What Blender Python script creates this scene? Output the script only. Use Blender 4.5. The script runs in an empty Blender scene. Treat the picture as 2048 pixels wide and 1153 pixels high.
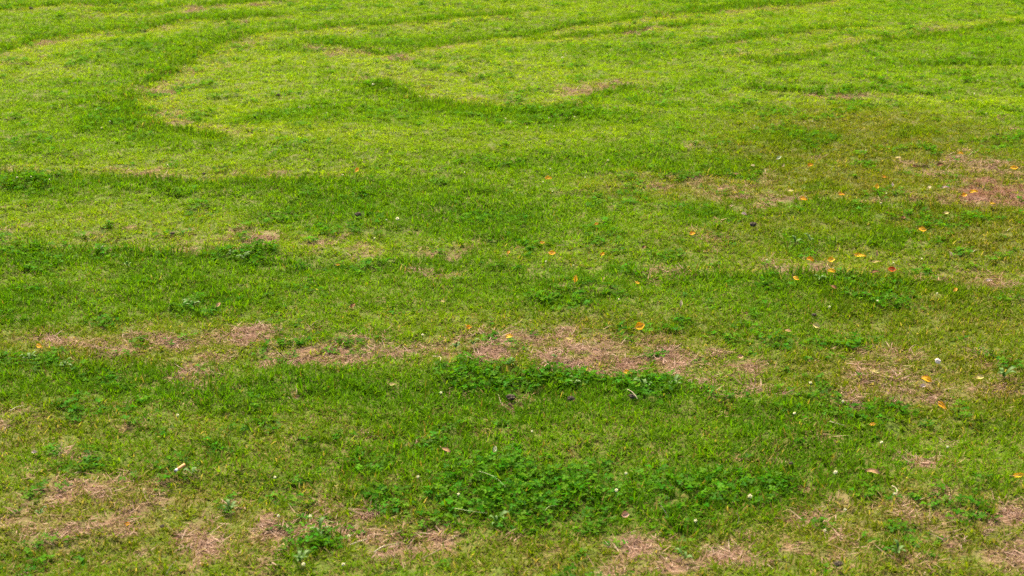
import bpy, bmesh, math, random
import numpy as np
from mathutils import Vector, Matrix, Euler

R = math.radians
rng = np.random.default_rng(11)
random.seed(5)
scene = bpy.context.scene
COL = scene.collection

# ------------------------------------------------------------------ camera
CAM_H, PITCH, FPX = 1.75, R(18.0), 3000.0          # FPX: focal length in pixels of a 2048 wide frame
cam_d = bpy.data.cameras.new('camera')
cam_d.sensor_width = 36.0
cam_d.lens = 36.0 * FPX / 2048.0
cam_d.clip_start, cam_d.clip_end = 0.05, 2000.0
cam_d.dof.use_dof = True
cam_d.dof.focus_distance = 5.4
cam_d.dof.aperture_fstop = 5.6
cam = bpy.data.objects.new('camera', cam_d)
cam.location = (0, 0, CAM_H)
cam.rotation_euler = (math.pi / 2 - PITCH, 0, 0)
COL.objects.link(cam)
scene.camera = cam

# ------------------------------------------------------------------ light
SUN_EL, SUN_AZ = R(56.0), R(-24.0)                  # azimuth from +Y (ahead of the camera) towards +X
world = bpy.data.worlds.new('World')
scene.world = world
world.use_nodes = True
wn = world.node_tree
sky = wn.nodes.new('ShaderNodeTexSky')
sky.sky_type = 'NISHITA'
sky.sun_disc = False
sky.sun_elevation = SUN_EL
sky.sun_rotation = SUN_AZ
sky.dust_density = 5.0
sky.air_density = 0.6
sky.ozone_density = 0.3
wn.links.new(sky.outputs[0], wn.nodes['Background'].inputs[0])
wn.nodes['Background'].inputs[1].default_value = 0.13

sun_d = bpy.data.lights.new('sun', 'SUN')
sun_d.energy = 3.3
sun_d.angle = R(22.0)
sun_d.color = (1.0, 0.91, 0.72)
sun = bpy.data.objects.new('sun', sun_d)
sdir = Vector((math.sin(SUN_AZ) * math.cos(SUN_EL), math.cos(SUN_AZ) * math.cos(SUN_EL), math.sin(SUN_EL)))
sun.rotation_euler = sdir.to_track_quat('Z', 'Y').to_euler()
sun.location = (0, 0, 30)
COL.objects.link(sun)

scene.view_settings.view_transform = 'Standard'
scene.view_settings.look = 'None'
scene.view_settings.gamma = 1.0
scene.view_settings.exposure = 1.6
scene.view_settings.use_curve_mapping = False
scene.cycles.max_bounces = 4
scene.cycles.diffuse_bounces = 3
scene.cycles.transmission_bounces = 4
scene.cycles.use_denoising = False

# ------------------------------------------------------------------ pixel <-> ground
cp, sp = math.cos(PITCH), math.sin(PITCH)
def ground_at(px, py):
    """point of the flat lawn seen at a place of the photograph (2048 x 1153)"""
    u = (np.asarray(px, float) - 1024.0) / FPX
    v = (576.5 - np.asarray(py, float)) / FPX
    dz = -sp + v * cp
    dy = cp + v * sp
    t = CAM_H / -dz
    return u * t, dy * t
def metre_per_px(px, py):
    v = (576.5 - py) / FPX
    return CAM_H / (sp - v * cp) / FPX

# ------------------------------------------------------------------ noise
_T = rng.random((8, 256, 256))
def vnoise(x, y, k=0):
    xi, yi = np.floor(x), np.floor(y)
    fx, fy = x - xi, y - yi
    fx = fx * fx * (3 - 2 * fx); fy = fy * fy * (3 - 2 * fy)
    a = xi.astype(np.int64) & 255; b = yi.astype(np.int64) & 255
    a1, b1 = (a + 1) & 255, (b + 1) & 255
    T = _T[k % 8]
    return (T[a, b] * (1 - fx) + T[a1, b] * fx) * (1 - fy) + (T[a, b1] * (1 - fx) + T[a1, b1] * fx) * fy
def fbm(x, y, k=0, oct=4):
    s, a, n = 0.0, 0.5, 0.0
    for o in range(oct):
        s = s + a * vnoise(x * 2 ** o + 17.3 * o, y * 2 ** o + 9.1 * o, k + o)
        n += a; a *= 0.55
    return s / n
def sstep(a, b, x):
    t = np.clip((x - a) / (b - a), 0, 1)
    return t * t * (3 - 2 * t)

# ------------------------------------------------------------------ what grows where (places read off the lawn)
DRY = [(97,675,60,26,.6),(205,707,25,12,.85),(263,676,35,14,.7),(500,667,45,15,.9),(565,714,65,17,.95),(375,748,45,16,.85),
 (385,762,65,10,.6),(180,708,35,10,.6),(370,707,30,12,.45),(735,493,40,13,.75),(880,503,75,11,.65),(822,547,25,9,.95),(890,547,32,9,.95),
 (1230,520,18,8,.75),(1307,551,20,12,.95),(1352,549,25,6,.65),(810,697,60,14,.95),(888,703,28,18,.75),(978,712,68,23,1.1),(1085,715,48,28,1.0),
 (1200,722,88,32,1.1),(1225,750,42,20,.95),(1345,738,52,20,.85),(705,706,40,10,.65),(1010,668,100,15,.55),(1200,668,80,18,.6),
 (1400,738,62,16,.9),(1490,752,52,14,.85),(1475,797,35,11,.9),(1473,824,26,8,.9),(1555,786,36,9,.8),(1850,745,190,52,.5),(1830,787,170,28,.58),
 (1600,535,110,15,.55),(1977,561,35,9,1.0),(1930,552,110,14,.6),(1385,470,30,13,.5),(1435,498,18,6,.8),(1530,392,110,13,.65),
 (1950,395,110,18,1.1),(1995,385,100,24,1.7),(1940,335,130,28,1.1),(2030,372,50,14,1.7),(1470,370,130,17,.65),(1290,370,75,10,.72),(1990,250,70,22,.62),
 (1660,322,70,14,.55),(1365,301,22,8,.95),(1663,192,28,5,.85),(1710,190,14,5,.7),(1455,107,42,6,.75),(1545,103,14,6,.7),(1495,119,16,4,.75),
 (1805,208,28,6,.65),(1865,60,45,8,.5),(1800,245,90,6,.5),(1711,83,8,3,.8),(720,103,58,9,.8),(795,120,32,10,.9),(935,152,48,6,.65),
 (956,198,14,4,.75),(1160,185,62,22,.5),(1158,200,22,6,.7),(1065,216,22,4,.75),(1254,169,10,3,.8),(1284,66,22,6,1.0),(1337,61,15,4,.9),
 (1175,18,20,4,.55),(1242,14,14,4,.8),(1222,45,16,3,.8),(895,372,14,6,.9),(984,359,10,5,.75),(115,88,38,7,.9),(35,125,42,15,.75),(10,45,18,4,.95),
 (80,143,62,14,.65),(180,14,10,3,.8),(160,37,28,4,.85),(318,58,10,3,.95),(395,23,28,5,.75),(505,12,20,3,.75),(308,180,24,14,.85),(362,186,22,6,.9),
 (422,169,32,6,.65),(452,130,26,14,.65),(234,180,24,4,.85),(478,82,14,3,.85),(444,91,10,4,.65),(670,106,30,10,.72),(370,240,62,14,.65),
 (310,350,110,9,.65),(525,345,35,7,.72),(355,309,7,4,.85),(20,330,32,18,.45),(30,455,42,10,.75),(230,460,18,8,.85),(155,438,32,7,.55),
 (350,470,140,24,.42),(530,480,42,18,.58),(635,493,24,14,.62),(270,594,14,5,.65),(300,594,10,5,.65),(585,569,10,4,.65),(618,590,12,6,.75),
 (35,825,52,20,.65),(235,815,20,9,.75),(280,835,27,10,.95),(130,917,48,15,.55),(187,924,27,10,.65),(60,990,30,16,.75),(100,1055,44,26,1.05),
 (140,1020,160,46,.5),(375,1000,42,16,.75),(385,1080,52,20,.95),(183,1088,13,14,.85),(530,1040,105,45,.52),(607,1035,20,10,.85),(570,1075,36,18,.75),
 (658,846,22,10,.65),(550,893,27,10,.55),(590,793,11,7,.75),(280,1130,160,22,.45),(850,1090,68,26,1.05),(780,1090,42,20,.65),(725,1030,62,45,.58),
 (700,1148,52,10,.85),(740,852,15,7,.95),(833,867,11,7,.75),(1030,793,38,8,.9),(1147,796,23,8,1.0),(1093,800,14,7,.6),(960,865,16,8,.55),
 (1290,890,21,9,.85),(1075,1080,30,10,.75),(990,1073,30,8,.65),(1265,1080,62,20,.75),(1280,1130,95,28,.8),(1675,1030,32,14,.9),(1755,1055,22,10,.65),
 (1455,1110,58,28,1.05),(1385,1130,42,22,.75),(1570,1098,22,10,.75),(1865,1105,52,18,.8),(2005,1125,62,30,.9),(2025,1040,37,18,.75),
 (1835,935,50,18,.68),(1745,945,16,8,.9),(1988,960,34,13,.75),(1880,993,37,12,.75),(1925,888,13,10,.65),(1850,1080,240,80,.42),(2025,860,30,15,.4),
 (1660,835,30,6,.45),(1690,810,16,7,.6),(460,995,40,20,.5),(1200,694,240,46,.80),(950,696,150,38,.80),(1440,737,150,36,.78),(250,690,250,34,.60),(690,704,170,22,.75),(480,700,150,30,.62),(300,1060,360,80,.40),(640,990,60,22,.4),(215,1000,60,25,.5)]
LUSH = [(1000,900,480,130,.55),(1400,900,330,120,.5),(700,790,400,40,.5),(490,735,160,14,.45),(680,764,190,20,.62),(110,745,200,32,.75),(1460,975,125,46,1.0),(1350,1040,50,22,.75),(1320,1005,52,45,.7),
 (1720,825,125,22,.78),(1730,965,62,18,.65),(1985,985,62,16,.9),(2000,850,62,30,.62),(1945,1045,47,16,.62),(1790,1110,33,14,.8),(2008,755,34,14,.85),
 (1720,566,155,19,.95),(1430,551,62,9,.8),(1650,605,210,38,.5),(1240,545,75,8,.65),(1390,430,62,25,.65),(1610,480,62,24,.85),(1780,475,85,30,.65),
 (1680,415,92,15,.8),(1940,432,85,20,.5),(900,430,150,40,.5),(1070,465,135,15,.68),(790,535,92,9,.65),(1110,565,135,24,.52),(1110,615,95,18,.62),
 (840,197,50,14,.7),(940,212,50,8,.75),(1220,183,27,8,.85),(1310,305,57,14,.75),(830,376,170,19,.62),(480,368,215,8,.68),(240,235,78,30,.78),
 (310,160,14,14,.9),(585,230,72,20,.65),(590,92,62,13,.5),(1600,278,115,22,.62),(1825,263,47,10,.62),(1460,325,135,13,.62),(1655,367,36,9,.75),
 (60,612,135,40,.6),(130,778,175,18,.75),(440,905,37,16,.62),(640,895,52,18,.62),(598,1125,27,12,.8),(40,1115,42,18,.65),(760,900,85,22,.55),
 (1000,843,37,14,.7),(1000,800,180,22,.5),(1200,840,200,40,.42),(1560,880,160,40,.4),(680,680,40,14,.4),(250,125,60,25,.35),(1250,110,120,14,.4),
 (1560,75,60,8,.5),(1620,107,40,5,.7),(1960,85,90,14,.55),(350,560,120,22,.5),(1500,650,120,22,.4),(1750,690,110,22,.4),(1930,620,110,22,.4)]
CLOVER = [(930,752,62,18,1.1),(1050,760,72,21,1.15),(1140,768,52,20,1.1),(1290,776,88,20,1.05),(60,725,70,20,.85),(190,745,90,16,.6),(1060,985,190,72,1.0),(1330,985,120,50,.55),(1480,985,90,40,.6),
 (760,170,26,7,.95),(1110,232,120,20,.62),(65,365,57,14,.8),(110,512,130,22,.6),(487,517,46,14,1.0),(205,502,18,7,.95),(385,610,57,24,.85),
 (460,1023,18,9,.85),(640,1070,42,25,.85),(765,975,62,25,.62),(240,240,50,22,.6),(600,235,50,12,.6),(1400,1000,60,25,.5),(1640,285,60,14,.5),
 (1260,545,40,7,.6),(1660,558,60,10,.7),(1830,600,60,18,.5),(1100,610,60,14,.5),(1540,740,60,14,.4),(1600,775,30,10,.5),(330,930,30,14,.45),(1000,1045,20,8,.7),
 (250,860,60,20,.4),(1900,1060,60,14,.4)]
PALE = [(430,200,150,55,.7),(960,150,210,42,.85),(600,272,330,16,.65),(200,440,260,32,.75),(350,470,200,25,.6),(1100,690,200,30,.5),(1330,690,130,25,.5),
 (100,140,120,25,.7),(1250,140,160,24,.5),(1600,150,200,18,.5),(1500,60,250,30,.45),(900,20,300,20,.45),(300,330,300,18,.5),(900,290,260,20,.4),
 (700,500,220,25,.5),(1150,510,200,16,.4),(1650,530,200,18,.6),(420,790,200,20,.4),(250,1020,320,60,.5),(600,860,260,40,.3),(1700,230,250,18,.4),
 (1300,230,130,22,.35),(500,120,160,22,.5),(640,470,180,20,.45),(900,640,220,16,.5),(420,650,220,22,.55)]
FADE = [(1800,330,330,110,.95),(1960,450,190,90,.95),(1500,375,280,34,.75),(1700,470,350,70,.45),(1880,620,250,90,.65),(1850,760,290,85,.85),(250,1060,420,100,.6),(1850,1080,330,100,.7),
 (480,880,220,50,.25),(1250,1120,350,50,.6),(1200,680,330,60,.55),(250,690,320,45,.5),(700,1040,200,80,.5),(60,850,160,60,.5)]
# edges left by the mower: taller rim, with a scalped strip beside it. points, half width px, scalped side (+1 towards the camera)
RIMS = [([(0,103),(60,80),(150,70),(210,61),(300,55),(345,43),(440,40),(540,33)],5,1),
 ([(0,19),(80,17),(190,12),(270,4)],4,1),([(220,27),(300,24),(420,12),(530,3)],4,1),
 ([(300,172),(340,142),(400,106),(440,86),(520,68),(600,61),(700,52),(840,42),(1010,28)],5,1),
 ([(262,190),(258,215),(280,245),(330,262),(430,275)],8,-1),
 ([(640,86),(720,100),(790,112)],4,1),([(800,112),(850,93),(960,78),(1060,68),(1160,51),(1250,42),(1380,26),(1500,12)],4,1),
 ([(765,160),(790,182),(840,202),(900,212),(960,220),(1040,224),(1110,222)],8,-1),([(1185,200),(1215,184),(1260,176)],6,-1),
 ([(1350,30),(1440,22),(1500,17),(1640,3)],4,1),([(1485,120),(1560,126),(1640,110),(1760,88),(1870,73),(2048,48)],4,-1),
 ([(1500,179),(1640,187),(1740,186),(1800,190)],4,1),([(1860,131),(1960,133),(2048,131)],4,1),([(1080,78),(1180,72),(1290,60),(1400,52)],4,1),
 ([(725,51),(860,41),(1010,31)],4,1),([(0,350),(150,352),(330,362),(520,364),(700,360)],5,-1),([(1380,549),(1450,552),(1560,549),(1700,555),(1800,562)],7,-1),
 ([(1250,340),(1400,345),(1500,352)],4,1),([(880,742),(1000,750),(1150,762)],9,-1),([(60,492),(200,498),(330,503),(500,508)],5,-1),
 ([(1600,404),(1720,404),(1860,412)],4,-1),([(1400,88),(1520,80),(1620,66),(1720,58)],3,1)]

# long soft bands: paler and greener strips left by mowing and treading (points, half width px, strength)
PALE_STROKES = [([(440,100),(380,130),(330,170),(300,200),(310,235),(360,255),(450,265),(600,270),(750,275)],13,.95),
 ([(0,150),(30,120),(90,95),(200,75),(320,62)],10,.9),([(810,130),(790,150),(830,185),(900,198),(1000,206),(1100,206),(1160,198),(1190,172)],12,.95),
 ([(810,125),(900,100),(1000,88),(1100,80)],9,.9),([(480,85),(600,73),(700,64),(850,55)],7,.85),([(1480,110),(1560,112),(1650,100),(1780,78),(1900,62),(2048,40)],8,.75),
 ([(1480,200),(1650,203),(1850,205),(2048,200)],9,.75),([(1100,62),(1250,55),(1400,42),(1600,25)],6,.75),([(0,338),(300,343),(700,348)],11,.8),
 ([(0,450),(200,450),(400,470),(600,485),(720,495)],24,.8),([(500,120),(640,110),(780,130)],12,.8),([(1500,540),(1650,535),(1800,540),(2048,555)],13,.8),
 ([(0,690),(200,700),(400,690),(600,700)],34,.6),([(250,30),(420,20),(560,8)],5,.8),([(0,22),(150,20),(260,10)],5,.7),([(1200,370),(1400,372),(1600,390),(1800,395)],16,.6),
 ([(700,290),(1000,290),(1250,265)],12,.6),([(1250,150),(1450,125)],12,.6)]
LUSH_STROKES = [([(420,80),(340,120),(290,150),(250,190),(235,220),(260,250),(330,278)],15,.85),([(770,168),(800,198),(880,218),(980,228),(1100,236),(1250,236)],14,.9),
 ([(0,372),(200,370),(500,372),(700,374),(950,378)],14,.85),([(0,518),(250,518),(450,520),(600,528)],20,.8),([(0,600),(200,602),(450,606)],34,.7),
 ([(650,410),(850,420),(1050,430)],34,.75),([(0,750),(150,748),(280,752)],32,.9),([(300,792),(700,775),(1000,800),(1400,800)],30,.95),([(1000,332),(1300,322),(1500,330)],14,.7),
 ([(1250,190),(1500,155),(1700,145),(2048,112)],11,.55),([(100,60),(300,45),(480,30)],6,.6),([(640,80),(720,88),(800,95),(900,80)],9,.6),([(880,900),(1040,960),(1300,985),(1540,975)],55,.95),([(1500,840),(1750,825)],28,.8),
 ([(1380,552),(1550,556),(1750,566),(1900,580)],16,.9),([(650,540),(900,530),(1150,560)],18,.55),([(1650,410),(1800,415)],14,.7),([(500,240),(620,228)],16,.7)]

def to_ground(blobs):
    out = []
    for cx, cy, rx, ry, s in blobs:
        _, y0 = ground_at(cx, cy + ry); _, y1 = ground_at(cx, cy - ry)
        yc = (y0 + y1) / 2; x, _ = ground_at(cx, cy)
        out.append((float(x), float(yc), rx * metre_per_px(cx, cy), float(y1 - y0) / 2, s))
    return out
G_DRY, G_LUSH, G_CLO, G_PALE, G_FADE = map(to_ground, (DRY, LUSH, CLOVER, PALE, FADE))
G_RIM = []
for pts, w, side in RIMS:
    g = [tuple(float(c) for c in ground_at(*p)) for p in pts]
    wm = []
    for p in pts:
        _, a = ground_at(p[0], p[1] + w); _, b = ground_at(p[0], p[1] - w)
        wm.append(float(b - a) / 2)
    G_RIM.append((g, wm, side))

def stroke_ground(strokes):
    out = []
    for pts, w, s in strokes:
        g = [tuple(float(c) for c in ground_at(*p)) for p in pts]
        wm = [float(ground_at(p[0], p[1] - w)[1] - ground_at(p[0], p[1] + w)[1]) / 2 for p in pts]
        out.append((g, wm, s))
    return out
G_PST, G_LST = stroke_ground(PALE_STROKES), stroke_ground(LUSH_STROKES)
def stroke_field(x, y, strokes):
    f = np.zeros_like(x)
    for pts, wm, s in strokes:
        for i in range(len(pts) - 1):
            (ax, ay), (bx, by) = pts[i], pts[i + 1]
            pad = 2 * max(wm[i], wm[i + 1])
            m = (x > min(ax, bx) - pad) & (x < max(ax, bx) + pad) & (y > min(ay, by) - pad) & (y < max(ay, by) + pad)
            if not m.any(): continue
            px, py = x[m] - ax, y[m] - ay
            dx, dy = bx - ax, by - ay
            t = np.clip((px * dx + py * dy) / (dx * dx + dy * dy), 0, 1)
            d = np.hypot(px - t * dx, py - t * dy) / (wm[i] + (wm[i + 1] - wm[i]) * t)
            f[m] = np.maximum(f[m], s * (1 - sstep(.1, 1.75, d)) * .95)
    return f
def blob_field(x, y, blobs, soft=0.0):
    f = np.zeros_like(x)
    for bx, by, rx, ry, s in blobs:
        m = (np.abs(x - bx) < rx * 1.5) & (np.abs(y - by) < ry * 1.5)
        if not m.any(): continue
        d = ((x[m] - bx) / rx) ** 2 + ((y[m] - by) / ry) ** 2
        v = s * np.clip(1.18 - 0.62 * d, 0, 1)
        f[m] = np.maximum(f[m], v)
    return f
def rim_field(x, y):
    rim = np.zeros_like(x); scalp = np.zeros_like(x)
    for pts, wm, side in G_RIM:
        for i in range(len(pts) - 1):
            (ax, ay), (bx, by) = pts[i], pts[i + 1]
            w = (wm[i] + wm[i + 1]) / 2
            pad = 4 * w
            m = (x > min(ax, bx) - pad) & (x < max(ax, bx) + pad) & (y > min(ay, by) - pad) & (y < max(ay, by) + pad)
            if not m.any(): continue
            px, py = x[m] - ax, y[m] - ay
            dx, dy = bx - ax, by - ay
            L = math.hypot(dx, dy)
            t = np.clip((px * dx + py * dy) / (L * L), 0, 1)
            ex, ey = px - t * dx, py - t * dy
            d = np.hypot(ex, ey)
            sy = np.sign(ey) * -side                # +1 on the scalped side
            rim[m] = np.maximum(rim[m], np.clip(1.25 - d / w, 0, 1) * np.where(sy > 0, np.clip(1.2 - 1.6 * d / w, 0, 1), 1.0))
            scalp[m] = np.maximum(scalp[m], np.where(sy > 0, np.clip(1.3 - np.abs(d - 1.3 * w) / (1.2 * w), 0, 1), 0))
    return rim, scalp

def fields(x, y):
    x = np.asarray(x, float); y = np.asarray(y, float)
    k = 0.02 + 0.006 * y                                   # ragged borders
    wx = x + (fbm(x * 7, y * 7, 0, 3) - .5) * 4.0 * k
    wy = y + (fbm(x * 7 + 31, y * 7 + 5, 2, 3) - .5) * 4.0 * k * 1.3
    n1 = fbm(x * 3.1, y * 2.3, 1, 4); n2 = fbm(x * 16, y * 13, 3, 3); n3 = fbm(x * 1.1 + 4, y * .8 + 2, 4, 3); n4 = fbm(x * 7 + 3, y * 6, 6, 3)
    dry = blob_field(wx, wy, G_DRY); lush = blob_field(wx, wy, G_LUSH)
    clo = blob_field(wx, wy, G_CLO); pale = blob_field(wx, wy, G_PALE)
    rim, scalp = rim_field(x + (wx - x) * .45, y + (wy - y) * .45)
    near = 1 - sstep(3.2, 5.6, y)
    sx, sy2 = x + (wx - x) * .7, y + (wy - y) * .7
    lush = np.maximum(lush, stroke_field(sx, sy2, G_LST)); pale = np.maximum(pale, stroke_field(sx, sy2, G_PST))
    n5 = fbm(x * 38, y * 30, 7, 2)
    dry = sstep(.28, .98, dry * (1 - .10 * sstep(6.5, 9, y)) + (n2 - .5) * 1.1 + (n4 - .5) * .9 + (n5 - .5) * 1.0 + scalp * .58 * (n1 + .3) + (n1 - .62) * .5 + .17 * near - .20 * sstep(5.5, 8, y))
    dry = dry * (1 - .80 * sstep(.48, .64, fbm(x * 21 + 7, y * 17, 5, 3)))     # green sprouts inside the bald patches
    keep = 1 - sstep(.2, .7, np.maximum(clo, rim * .8))
    dry = dry * keep
    lush = np.clip(lush * 1.05 + ((n1 - .5) * .9 + (n4 - .5) * .8 + (n2 - .5) * .5) * (1 - .5 * sstep(6, 9, y)) - pale * .45, 0, 1) * (1 - .75 * dry)
    lush = np.maximum(lush, rim * .95)
    clov = sstep(.10, 1.3, clo + (n2 - .5) * .8 + (n4 - .5) * .9)
    clov = np.maximum(clov, .30 * sstep(.58, .72, fbm(x * 5, y * 5, 5, 3)) * (1 - dry))
    pale = np.clip(pale * 1.05 + (n3 - .5) * .5 + (n4 - .5) * .7 + (n2 - .5) * .4 + scalp * .8 + .15 * near - .5 * lush, 0, 1) * (1 - .6 * clov)
    return dry, lush, clov, pale, rim, scalp, n1, n2

def height(x, y):
    h = (fbm(x * .55, y * .5, 2, 3) - .5) * .06 + (fbm(x * 3.5, y * 3.0, 5, 2) - .5) * .022 + (fbm(x * 9, y * 8 + 3, 6, 2) - .5) * .022
    return h * sstep(0, 2.5, y)

# ------------------------------------------------------------------ helpers
def tag(o, label=None, cat=None, group=None, kind=None):
    if label: o['label'] = label
    if cat: o['category'] = cat
    if group: o['group'] = group
    if kind: o['kind'] = kind
    return o
def link(name, me, parent=None):
    o = bpy.data.objects.new(name, me)
    COL.objects.link(o)
    if parent: o.parent = parent
    return o
def mesh_np(name, co, faces, mats=(), smooth=True, pattr=None):
    me = bpy.data.meshes.new(name)
    me.from_pydata([tuple(c) for c in co], [], [tuple(f) for f in faces])
    for m in mats: me.materials.append(m)
    if smooth: me.polygons.foreach_set('use_smooth', [True] * len(me.polygons))
    for k, v in (pattr or {}).items():
        a = me.attributes.new(k, 'FLOAT', 'POINT')
        a.data.foreach_set('value', np.asarray(v, np.float32))
    me.update()
    return me
class NT:
    def __init__(s, name):
        s.m = bpy.data.materials.new(name); s.m.use_nodes = True
        s.t = s.m.node_tree; s.t.nodes.clear()
        s.out = s.t.nodes.new('ShaderNodeOutputMaterial')
    def n(s, kind, **kw):
        nd = s.t.nodes.new(kind)
        for k, v in kw.items(): setattr(nd, k, v)
        return nd
    def l(s, a, b): s.t.links.new(a, b)
    def mix(s, fac, a, b, mode='MIX'):
        nd = s.n('ShaderNodeMix', data_type='RGBA', blend_type=mode)
        for sock, v in ((nd.inputs[0], fac), (nd.inputs[6], a), (nd.inputs[7], b)):
            if isinstance(v, (int, float)): sock.default_value = v
            elif isinstance(v, tuple): sock.default_value = (*v, 1) if len(v) == 3 else v
            else: s.l(v, sock)
        return nd.outputs[2]
    def math(s, op, a, b=0.0, c=0.0):
        nd = s.n('ShaderNodeMath', operation=op)
        for i, v in enumerate((a, b, c)):
            if isinstance(v, (int, float)): nd.inputs[i].default_value = v
            else: s.l(v, nd.inputs[i])
        return nd.outputs[0]
    def noise(s, scale, detail=3, coord=None, rough=.55):
        nd = s.n('ShaderNodeTexNoise'); nd.inputs['Scale'].default_value = scale
        nd.inputs['Detail'].default_value = detail; nd.inputs['Roughness'].default_value = rough
        if coord is not None: s.l(coord, nd.inputs['Vector'])
        return nd
    def ramp(s, fac, stops):
        nd = s.n('ShaderNodeValToRGB')
        e = nd.color_ramp.elements
        while len(e) < len(stops): e.new(.5)
        for el, (p, c) in zip(e, stops): el.position = p; el.color = (*c, 1)
        s.l(fac, nd.inputs[0]); return nd.outputs[0]

def leafy_shader(nt, col, translucent, rough, gloss=.03):
    """matt leaf: light scattered back, light let through, and a little sheen"""
    d = nt.n('ShaderNodeBsdfDiffuse'); nt.l(col, d.inputs['Color'])
    tr = nt.n('ShaderNodeBsdfTranslucent')
    nt.l(nt.mix(1.0, col, (1.15, 1.15, .45), 'MULTIPLY'), tr.inputs['Color'])
    mx = nt.n('ShaderNodeMixShader'); mx.inputs[0].default_value = translucent
    nt.l(d.outputs[0], mx.inputs[1]); nt.l(tr.outputs[0], mx.inputs[2])
    gl = nt.n('ShaderNodeBsdfGlossy'); gl.inputs['Roughness'].default_value = rough
    gl.inputs['Color'].default_value = (1, 1, .9, 1)
    m2 = nt.n('ShaderNodeMixShader'); m2.inputs[0].default_value = gloss
    nt.l(mx.outputs[0], m2.inputs[1]); nt.l(gl.outputs[0], m2.inputs[2])
    nt.l(m2.outputs[0], nt.out.inputs['Surface'])

# grass blades: colour of the tuft from the instancer, single blades lighter, darker, or withered
def grass_material():
    nt = NT('grass_blade')
    g = nt.n('ShaderNodeAttribute', attribute_type='INSTANCER', attribute_name='gcol')
    d = nt.n('ShaderNodeAttribute', attribute_type='INSTANCER', attribute_name='dfrac')
    bv = nt.n('ShaderNodeAttribute', attribute_name='bv').outputs['Fac']
    bt = nt.n('ShaderNodeAttribute', attribute_name='bt').outputs['Fac']
    r2 = nt.math('FRACT', nt.math('MULTIPLY', bv, 7.137))
    r3 = nt.math('FRACT', nt.math('MULTIPLY', bv, 23.71))
    val = nt.math('MULTIPLY_ADD', r2, .40, .82)
    hsv = nt.n('ShaderNodeHueSaturation')
    nt.l(g.outputs['Color'], hsv.inputs['Color']); nt.l(val, hsv.inputs['Value'])
    nt.l(nt.math('MULTIPLY_ADD', r3, .03, .485), hsv.inputs['Hue'])
    straw = nt.ramp(r2, [(0, (.13, .085, .022)), (.45, (.26, .200, .055)), (1, (.40, .33, .12))])
    isdry = nt.math('LESS_THAN', bv, d.outputs['Fac'])
    c = nt.mix(isdry, hsv.outputs[0], straw)
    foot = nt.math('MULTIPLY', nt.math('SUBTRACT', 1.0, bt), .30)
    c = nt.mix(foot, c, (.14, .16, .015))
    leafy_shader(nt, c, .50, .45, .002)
    return nt.m
def straw_material():
    nt = NT('dry_straw')
    g = nt.n('ShaderNodeAttribute', attribute_type='INSTANCER', attribute_name='gcol')
    bv = nt.n('ShaderNodeAttribute', attribute_name='bv').outputs['Fac']
    c = nt.ramp(bv, [(0, (.075, .038, .024)), (.3, (.185, .105, .068)), (.65, (.295, .185, .13)), (1, (.44, .315, .235))])
    c = nt.mix(1.0, c, g.outputs['Color'], 'MULTIPLY')
    leafy_shader(nt, c, .22, .6, .002)
    return nt.m
def clover_material():
    nt = NT('clover_leaf')
    g = nt.n('ShaderNodeAttribute', attribute_type='INSTANCER', attribute_name='gcol')
    bv = nt.n('ShaderNodeAttribute', attribute_name='bv').outputs['Fac']
    r2 = nt.math('FRACT', nt.math('MULTIPLY', bv, 7.137))
    hsv = nt.n('ShaderNodeHueSaturation')
    nt.l(g.outputs['Color'], hsv.inputs['Color'])
    nt.l(nt.math('MULTIPLY_ADD', bv, .75, .62), hsv.inputs['Value'])
    nt.l(nt.math('MULTIPLY_ADD', r2, .05, .475), hsv.inputs['Hue'])
    leafy_shader(nt, hsv.outputs[0], .45, .5, .003)
    return nt.m
M_GRASS, M_STRAW, M_CLOVER = grass_material(), straw_material(), clover_material()

# ------------------------------------------------------------------ lawn ground
def soil_material():
    nt = NT('lawn_soil')
    a = nt.n('ShaderNodeAttribute', attribute_name='dryness').outputs['Fac']
    geo = nt.n('ShaderNodeNewGeometry').outputs['Position']
    n1 = nt.noise(90, 5, geo, .65); n2 = nt.noise(9, 4, geo); n3 = nt.noise(420, 3, geo, .7)
    soil = nt.ramp(n1.outputs[0], [(.25, (.05, .042, .010)), (.55, (.10, .095, .018)), (.8, (.16, .15, .03))])
    moss = nt.ramp(n1.outputs[0], [(.3, (.03, .05, .004)), (.75, (.10, .14, .010))])
    soil = nt.mix(nt.ramp(n2.outputs[0], [(.35, (0, 0, 0)), (.65, (1, 1, 1))]), soil, moss)
    thatch = nt.ramp(n3.outputs[0], [(.25, (.07, .032, .018)), (.5, (.17, .095, .055)), (.75, (.30, .19, .12))])
    c = nt.mix(a, soil, thatch)
    p = nt.n('ShaderNodeBsdfPrincipled'); p.inputs['Roughness'].default_value = .9
    p.inputs['Specular IOR Level'].default_value = .15
    nt.l(c, p.inputs['Base Color'])
    b = nt.n('ShaderNodeBump'); b.inputs['Strength'].default_value = .7; b.inputs['Distance'].default_value = .006
    nt.l(n1.outputs[0], b.inputs['Height']); nt.l(b.outputs[0], p.inputs['Normal'])
    nt.l(p.outputs[0], nt.out.inputs['Surface'])
    return nt.m
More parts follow.
